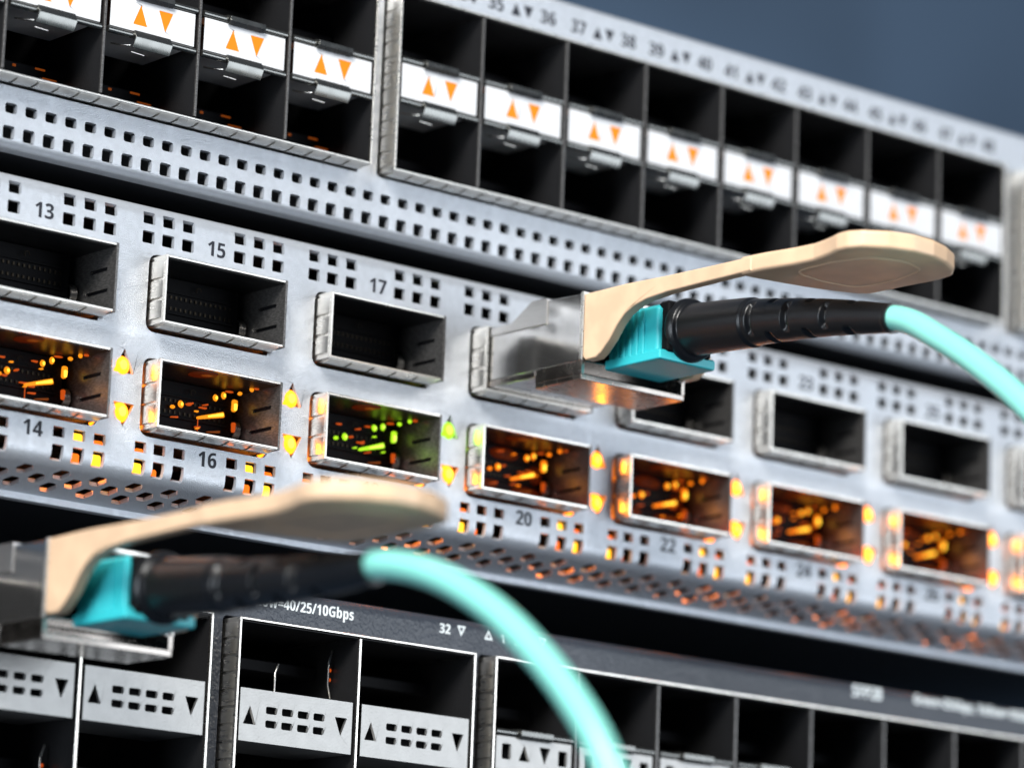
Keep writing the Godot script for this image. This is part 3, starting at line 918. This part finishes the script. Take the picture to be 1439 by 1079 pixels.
func top_switch() -> void:
	var t := thing("network_switch", "silver top switch with orange arrows on white strips between its ports", "network switch", Vector3(80, 10, -60), "switches stacked in the rack")
	var xa := -48.0
	var xb := 236.0
	var one := PackedFloat32Array([-43.3, -28.7, -14.2, 0.45, 15.1, 29.65, 44.1, 58.5])
	var two := PackedFloat32Array([62.2, 76.75, 91.85, 106.65, 121.45, 136.3, 151.05, 166.2, 180.85])
	var face := faceplate(xa, xb, 50.4, 10.2, 0.7, 1.4, [[one[0], one[7], 18.4, 43.5], [two[0], two[8], 18.45, 43.7], [185.2, 224.0, 18.45, 43.7]], [[15.1, 1.35, 4.04 - 2.972 * 16], [11.95, 1.75, 3.9 - 2.972 * 16]], 70.0)
	part("faceplate", face, "silver_paint", t)
	var sh := Shape.new()
	sh.box(Vector3(xa, 10.6, -150), Vector3(xb, 50.2, -46), 0.1)
	sh.box(Vector3(xa, 10.25, -150), Vector3(xb, 10.6, -5.4), 0.05)
	part("chassis", sh, "black_metal", t)
	sh = Shape.new()
	sh.box(Vector3(xa, 11.0, -9.0), Vector3(xb, 17.0, -8.0), 0.05)
	part("vent_backing", sh, "black_metal", t)
	sfp_block(t, one, 18.4, 43.5, 28.15, 32.5, "white")
	sfp_block(t, two, 18.45, 43.7, 28.95, 33.65, "white")
	sfp_block(t, PackedFloat32Array([185.2, 204.5, 224.0]), 18.45, 43.7, 28.95, 33.65, "qsfp")
	# glowing bits painted in for faint reflections in the left block, lower ports
	for i in 6:
		for e in [[11.1, 23.1, 1.5, 0.26], [12.6, 22.05, 2.2, 0.2], [7.2, 22.85, 0.5, 0.34]]:
			var l := Shape.new()
			var x: float = one[i + 1] + e[0]
			var y: float = e[1]
			l.box(Vector3(x - e[2] / 2, y - e[3] / 2, -9.5), Vector3(x + e[2] / 2, y + e[3] / 2, -9.2), 0.04)
			part("painted_glow", l, "dim_glow_paint", t)
	for i in 8:
		var x := two[i]
		text("port_number", str(33 + 2 * i), 1.9, x + 4.5, 47.0, PANEL + 0.02, "ink", t)
		text("port_number", str(34 + 2 * i), 1.9, x + 13.95, 47.05, PANEL + 0.02, "ink", t)
		for k in 2:
			var m := Shape.new()
			var cx: float = x + (8.1 if k == 0 else 10.3)
			m.prism(arrow(cx, 47.9 if k == 0 else 46.1, 46.1 if k == 0 else 47.9, 1.75, 0.03), PANEL + 0.005, PANEL + 0.03, Transform3D.IDENTITY)
			part("port_arrow", m, "ink", t)

func bottom_switch() -> void:
	var t := thing("network_switch", "dark grey bottom switch with white lettering above its ports", "network switch", Vector3(80, -82, -60), "switches stacked in the rack")
	var xa := -48.0
	var xb := 236.0
	var left := PackedFloat32Array([-41.0, -21.4, -2.0, 17.4, 36.9])
	var pair := PackedFloat32Array([40.95, 60.35, 79.75])
	var small := edges(83.1, 14.68, 9)
	var face := faceplate(xa, xb, -39.9, -82.0, 1.6, 1.6, [[left[0], left[4], -70.2, -44.9], [pair[0], pair[2], -70.2, -44.85], [small[0], small[9], -70.2, -44.8]], [], 70.0)
	part("bezel", face, "dark_bezel", t)
	var sh := Shape.new()
	sh.box(Vector3(xa, -81.5, -150), Vector3(xb, -40.2, -46), 0.1)
	part("chassis", sh, "black_metal", t)
	sfp_block(t, left, -70.2, -44.9, -60.6, -53.85, "qsfp")
	sfp_block(t, pair, -70.2, -44.85, -60.6, -53.85, "qsfp")
	sfp_block(t, small, -70.2, -44.8, -59.85, -55.4, "steel")
	# bent contact springs that show in the open double ports
	for e in [[59.1, -46.5, 6.3, 2], [50.5, -49.3, 5.0, 0], [15.6, -63.6, 6.0, 1]]:
		sh = Shape.new()
		var x: float = e[0]
		var y: float = e[1]
		var l: float = e[2]
		sh.tube(PackedVector3Array([Vector3(x + 0.75, y, -5.6), Vector3(x, y - l * 0.27, -5.2), Vector3(x, y - l * 0.75, -5.2), Vector3(x + 0.75, y - l, -5.6)]), func(_t, _a): return 0.13, 8)
		part("contact_spring", sh, "nickel", t)
		for d in e[3]:
			var b := Shape.new()
			b.ball(Vector3(x + 0.6, y - l * (0.42 + 0.2 * d), -5.7), Vector3(0.2, 0.26, 0.2), 10)
			part("painted_glow", b, "red_glow_paint", t)  # orange light dots painted as glowing balls, no lamp behind them
	text("legend", "Green=100Gbps, Yellow=40/25/10Gbps", 1.36, 61.45, -41.85, PANEL + 0.02, "white_ink", t, HORIZONTAL_ALIGNMENT_RIGHT)
	text("legend", "SFP28", 1.75, 156.0, -41.15, PANEL + 0.02, "white_ink", t)
	text("legend", "Green=25Gbps, Yellow=10Gbps", 1.4, 165.6, -40.95, PANEL + 0.02, "white_ink", t, HORIZONTAL_ALIGNMENT_LEFT)
	text("port_number", "32", 1.25, 76.75, -41.7, PANEL + 0.02, "white_ink", t)
	text("port_number", "1", 1.25, 86.9, -41.7, PANEL + 0.02, "white_ink", t)
	text("port_number", "2", 1.25, 89.4, -41.7, PANEL + 0.02, "white_ink", t)
	for e in [[79.55, -1.0], [84.3, 1.0], [93.6, -1.0]]:
		sh = Shape.new()
		var cx: float = e[0]
		var d: float = e[1]
		var outer := [Vector2(cx - 0.75, -41.6 - 0.65 * d), Vector2(cx + 0.75, -41.6 - 0.65 * d), Vector2(cx, -41.6 + 0.75 * d)]
		var mid := Vector2(cx, -41.6 - 0.18 * d)
		for i in 3:
			var a: Vector2 = outer[i]
			var b: Vector2 = outer[(i + 1) % 3]
			var a2 := mid.lerp(a, 0.48)
			var b2 := mid.lerp(b, 0.48)
			sh.flat(Vector3(a.x, a.y, PANEL + 0.02), Vector3(b.x, b.y, PANEL + 0.02), Vector3(b2.x, b2.y, PANEL + 0.02), Vector3(a2.x, a2.y, PANEL + 0.02), Vector3(0, 0, 1))
		part("port_arrow", sh, "white_ink", t)

# ------------------------------------------------------------------ transceiver with its pull tab; o: upper left corner of the port's rim
func transceiver(o: Vector3, label: String, stretch := 0.0, lift := 0.0) -> void:
	var t := thing("transceiver_module", label, "transceiver", o, "transceivers plugged into the switches")
	var x0 := o.x + 0.46
	var w := 18.25
	var xf := along_x()
	xf.origin = Vector3(x0, o.y, o.z)
	var sh := Shape.new()
	sh.prism(PackedVector2Array([Vector2(-7.5, -0.62), Vector2(4.6, -0.55), Vector2(8.9, 1.8), Vector2(19.2, 1.45), Vector2(19.2, -7.62), Vector2(-7.5, -7.62)]), 0.1, w - 0.1, xf, 0.12, 2)
	part("body", sh, "module_metal", t)
	sh = Shape.new()
	sh.prism(PackedVector2Array([Vector2(0.25, -1.5), Vector2(0.25, -0.42), Vector2(4.5, -0.38), Vector2(8.75, 2.05), Vector2(11.7, 2.0), Vector2(11.9, 1.9), Vector2(11.9, -1.6)]), -0.12, w + 0.12, xf, 0.06, 1)
	part("cover_flange", sh, "flange_metal", t)
	sh = Shape.new()
	sh.prism(PackedVector2Array([Vector2(-7.5, -7.7), Vector2(-7.5, -8.5), Vector2(9.88, -8.6), Vector2(9.88, -7.7)]), 0.0, w, xf, 0.12, 2)
	var r := Vector3(x0, o.y, o.z)
	sh.box(r + Vector3(0, -10.2, 9.9), r + Vector3(w, -9.4, 19.5), 0.14)
	sh.box(r + Vector3(0.0, -9.42, 9.92), r + Vector3(0.5, -7.66, 19.46), 0.02)
	sh.box(r + Vector3(w - 0.5, -9.42, 9.92), r + Vector3(w, -7.66, 19.46), 0.02)
	sh.box(r + Vector3(0.5, -9.42, 10.0), r + Vector3(w - 0.5, -7.7, 13.0), 0.1)
	part("lower_tray", sh, "tray_metal", t)
	# frame of bright metal round the mouth
	sh = Shape.new()
	var a := Vector3(x0, o.y, o.z)
	sh.box(a + Vector3(-0.14, -7.7, 18.9), a + Vector3(0.3, 1.6, 19.62), 0.14)
	sh.box(a + Vector3(w - 0.3, -7.7, 18.9), a + Vector3(w + 0.14, 1.6, 19.62), 0.14)
	sh.box(a + Vector3(-0.1, 1.25, 18.9), a + Vector3(w + 0.1, 1.75, 19.6), 0.14)
	part("mouth_frame", sh, "nickel", t)
	sh = Shape.new()
	sh.box(a + Vector3(0.5, -7.5, 18.0), a + Vector3(w - 0.5, 1.2, 19.3), 0.1)
	part("mouth_insert", sh, "black_plastic", t)
	# pull tab: an upright cheek and an arm on each side, and the handle across their ends
	sh = Shape.new()
	for q in 2:
		var cheek := PackedVector2Array([Vector2(19.66, 1.3), Vector2(19.66, -7.2), Vector2(20.2, -7.75), Vector2(22.3, -7.7), Vector2(23.3, -7.1)])
		for e in [[25.0, -5.6], [26.4, -3.9], [27.8, -2.7], [29.6, -1.9], [32.0, -1.4], [36.0, -1.1], [44.0, -1.0], [52.0, -0.95], [52.0, 0.9], [44.0, 0.98], [36.0, 1.1], [28.0, 1.35]]:
			if q == 0 or e[0] < 26.0:       # on the far side only the cheek is there
				cheek.append(Vector2(e[0], e[1]))
		if q == 0:
			sh.prism(cheek, -0.1, 1.6, xf, 0.25, 3)
		else:
			sh.prism(cheek, w - 1.5, w + 0.1, xf, 0.25, 3)
	var yf := along_y()
	yf.origin = Vector3(x0, o.y, o.z)
	var outline := PackedVector2Array()
	for e in [[-0.16, 49.6], [0.15, 54.0], [0.95, 58.5], [1.2, 62.0], [0.5, 65.3], [-0.3, 67.6], [-0.35, 69.4], [0.6, 71.2], [3.2, 73.2], [6.5, 74.3], [10.0, 74.2], [13.4, 73.1], [16.5, 71.4], [18.4, 69.3], [18.9, 66.6], [18.6, 62.0], [18.41, 58.0]]:
		outline.append(Vector2(e[0], e[1]))
	for e in [[18.3, 54.8], [17.2, 53.6], [14.0, 52.3], [10.0, 51.1], [5.5, 50.2], [1.8, 49.6]]:
		outline.append(Vector2(e[0], e[1]))
	for i in outline.size():
		outline[i].y = 49.6 + (outline[i].y - 49.6) * (1.0 + stretch)
	outline = rounded(outline, 1.5, 3)
	sh.prism(outline, -1.15, 1.2, yf, 0.5, 4)
	var tab := part("pull_tab", sh, "beige_plastic", t)
	sh = Shape.new()
	var loop := PackedVector3Array()
	var ridge := rounded(PackedVector2Array([Vector2(3.4, 56.0), Vector2(3.2, 63.0), Vector2(4.6, 68.6), Vector2(9.1, 70.2), Vector2(13.6, 68.6), Vector2(15.0, 63.0), Vector2(14.8, 56.0), Vector2(9.1, 55.2)]), 3.0, 5)
	for q in ridge:
		loop.append(Vector3(x0 + q.x, o.y - 1.1, o.z + 49.6 + (q.y - 49.6) * (1.0 + stretch)))
	loop.append(loop[0]); loop.append(loop[1])
	sh.tube(loop, func(_t, _a): return 0.17, 10)
	part("grip_ridge", sh, "beige_plastic", tab)
	tab.rotation.x = -lift

# ------------------------------------------------------------------ fibre cable with its plug
func smooth(pts: PackedVector3Array, per: int) -> PackedVector3Array:
	var o := PackedVector3Array()
	var k := pts.size()
	for i in k - 1:
		var p0 := pts[maxi(i - 1, 0)]
		var p3 := pts[mini(i + 2, k - 1)]
		for j in per:
			o.append(pts[i].cubic_interpolate(pts[i + 1], p0, p3, float(j) / per))
	o.append(pts[k - 1])
	return o
func fibre_cable(o: Vector3, label: String, boot_path: PackedVector3Array, cable_path: PackedVector3Array) -> void:
	var t := thing("fibre_cable", label, "cable", o + Vector3(9.5, -5, 19), "aqua fibre cables in the transceivers")
	var c := Vector3(o.x + 9.5, o.y, o.z)
	var sh := Shape.new()
	# teal housing: a block with a ribbed side and a slightly wider foot
	sh.box(c + Vector3(-4.7, -8.0, 19.2), c + Vector3(4.7, -0.7, 29.6), 0.7)
	sh.box(c + Vector3(-5.0, -8.35, 19.2), c + Vector3(5.0, -6.9, 30.4), 0.3)
	for i in 6:
		sh.box(c + Vector3(-5.05, -7.4, 20.2 + i * 1.25), c + Vector3(5.05, -1.2, 20.85 + i * 1.25), 0.25)
	part("plug_housing", sh, "teal_plastic", t)
	var y := boot_path[0].y
	sh = Shape.new()
	sh.box(c + Vector3(-4.0, y - 3.5, 28.4), c + Vector3(4.0, y + 3.5, 30.8), 0.5)
	part("plug_neck", sh, "black_plastic", t)
	var pts := PackedVector3Array()
	for q in boot_path:
		pts.append(c + q)
	var fine := smooth(pts, 56)
	sh = Shape.new()
	var z0 := boot_path[0].z
	var z1 := boot_path[boot_path.size() - 1].z
	var radius := func(u: float, a: float) -> float:
		var z := lerpf(z0, z1, u)
		var r := 3.55
		if z < z0 + 0.5:
			r = 3.6 + 0.45 * (z - z0) / 0.5
		elif z < z0 + 3.6:
			r = 3.98 + 0.32 * sin(PI * (z - z0 - 0.5) / 3.1)
		elif z < z0 + 4.1:
			r = lerpf(4.02, 3.5, (z - z0 - 3.6) / 0.5)
		else:
			var v := clampf((z - z0 - 4.1) / (z1 - z0 - 4.1), 0.0, 1.0)
			r = 3.5 - 0.25 * minf(v, 0.4) / 0.4 - 1.25 * pow(clampf((v - 0.36) / 0.64, 0.0, 1.0), 1.15)
			# slots of the strain relief, on alternate sides
			var k: float = (z - (z0 + 17.0)) / 2.9
			if k > 0.0 and k < 6.0 and v < 0.97:
				var f: float = k - floorf(k)
				var groove := smoothstep(0.25, 0.32, f) * (1.0 - smoothstep(0.50, 0.57, f))
				var side: float = absf(sin(a)) if int(k) % 2 == 1 else absf(cos(a))
				r -= 0.5 * groove * smoothstep(0.68, 0.78, side) * (1.0 + 0.6 * v)
			if z > z0 + 16.6:
				r -= 0.22 * smoothstep(z0 + 16.6, z0 + 17.1, z)
			if v > 0.975:
				r += 0.12
		return r
	sh.tube(fine, radius, 48)
	part("strain_relief_boot", sh, "black_rubber", t)
	sh = Shape.new()
	pts = PackedVector3Array()
	for q in cable_path:
		pts.append(c + q)
	sh.tube(smooth(pts, 10), func(_t, _a): return 1.62, 28)
	part("cable_jacket", sh, "aqua_jacket", t)

# ------------------------------------------------------------------ scene
func _ready() -> void:
	# camera
	var cam := Camera3D.new()
	cam.name = "camera"
	add_child(cam)
	cam.position = Vector3(-239.7, -119.22, 398.82) * MM
	cam.rotation_order = EULER_ORDER_YXZ
	cam.rotation_degrees = Vector3(12.284, -39.065, 2.205)
	var lens := CameraAttributesPhysical.new()
	lens.frustum_focal_length = 12.0 / (539.5 / 5419.0)
	lens.frustum_focus_distance = 0.496
	lens.exposure_aperture = 14.5
	lens.frustum_near = 0.01
	lens.frustum_far = 20.0
	cam.attributes = lens
	cam.current = true
	# surroundings and exposure
	var env := Environment.new()
	env.background_mode = Environment.BG_COLOR
	env.background_color = lin(0.024, 0.040, 0.066)
	env.tonemap_mode = Environment.TONE_MAPPER_LINEAR
	env.tonemap_exposure = 1.28
	env.sdfgi_enabled = true
	env.ssao_enabled = true
	env.ssil_enabled = true
	var we := WorldEnvironment.new()
	we.name = "surroundings"
	we.environment = env
	add_child(we)
	# studio softboxes
	softbox("key_softbox", Vector3(-560, 620, 620), Vector3(80, 0, 0), Vector2(420, 420), Color(1.0, 0.99, 0.97), 1.75)
	softbox("front_softbox", Vector3(700, -40, 900), Vector3(80, 0, 0), Vector2(800, 600), Color(0.94, 0.97, 1.0), 0.62)
	softbox("left_softbox", Vector3(-800, -60, 260), Vector3(60, -20, 20), Vector2(300, 500), Color(0.92, 0.96, 1.0), 0.4)
	sans = SystemFont.new()
	sans.font_names = PackedStringArray(["Droid Sans"])
	sans.font_weight = 700
	materials()
	# the wall behind the rack
	var wall := Shape.new()
	wall.box(Vector3(-1500, -1200, -920), Vector3(2600, 1500, -900))
	var b := part("background_wall", wall, "slate_paint", self)
	b.set_meta("kind", "structure")
	b.set_meta("label", "plain slate blue wall out of focus behind the switches")
	top_switch()
	middle_switch()
	bottom_switch()
	var upper := Vector3(3 * COLUMN, 0, 0)
	var lower := Vector3(-1.2, -44.5, 0)
	transceiver(upper, "metal transceiver with a beige pull tab in the silver middle switch")
	transceiver(lower, "blurred transceiver with a beige pull tab in the dark bottom switch", 0.11, 0.014)
	fibre_cable(upper, "aqua fibre cable with a black boot curving down from the middle switch", PackedVector3Array([Vector3(0, -3.75, 29.8), Vector3(0, -4.1, 36), Vector3(0, -4.9, 46), Vector3(0, -6.2, 57), Vector3(0, -8.1, 68.5)]),
		PackedVector3Array([Vector3(0, -4.9, 46), Vector3(0, -6.2, 57), Vector3(0, -8.2, 69), Vector3(0, -11.8, 76.2), Vector3(0, -16.4, 83.3), Vector3(0, -21.9, 90.3), Vector3(0, -29, 97.5), Vector3(0, -40, 106), Vector3(0, -56, 114), Vector3(0, -80, 121)]))
	fibre_cable(lower, "aqua fibre cable with a black boot curving down from the bottom switch", PackedVector3Array([Vector3(0, -4.2, 29.8), Vector3(0, -4.6, 36), Vector3(0, -5.5, 48), Vector3(0, -6.1, 60), Vector3(0, -6.0, 71)]),
		PackedVector3Array([Vector3(0, -5.5, 48), Vector3(0, -6.1, 60), Vector3(0, -5.8, 71), Vector3(0, -7.9, 81.2), Vector3(0, -12.3, 90.9), Vector3(0, -18.2, 99.4), Vector3(0, -24.6, 106.4), Vector3(0, -30.6, 111), Vector3(0, -42, 118), Vector3(0, -60, 124)]))
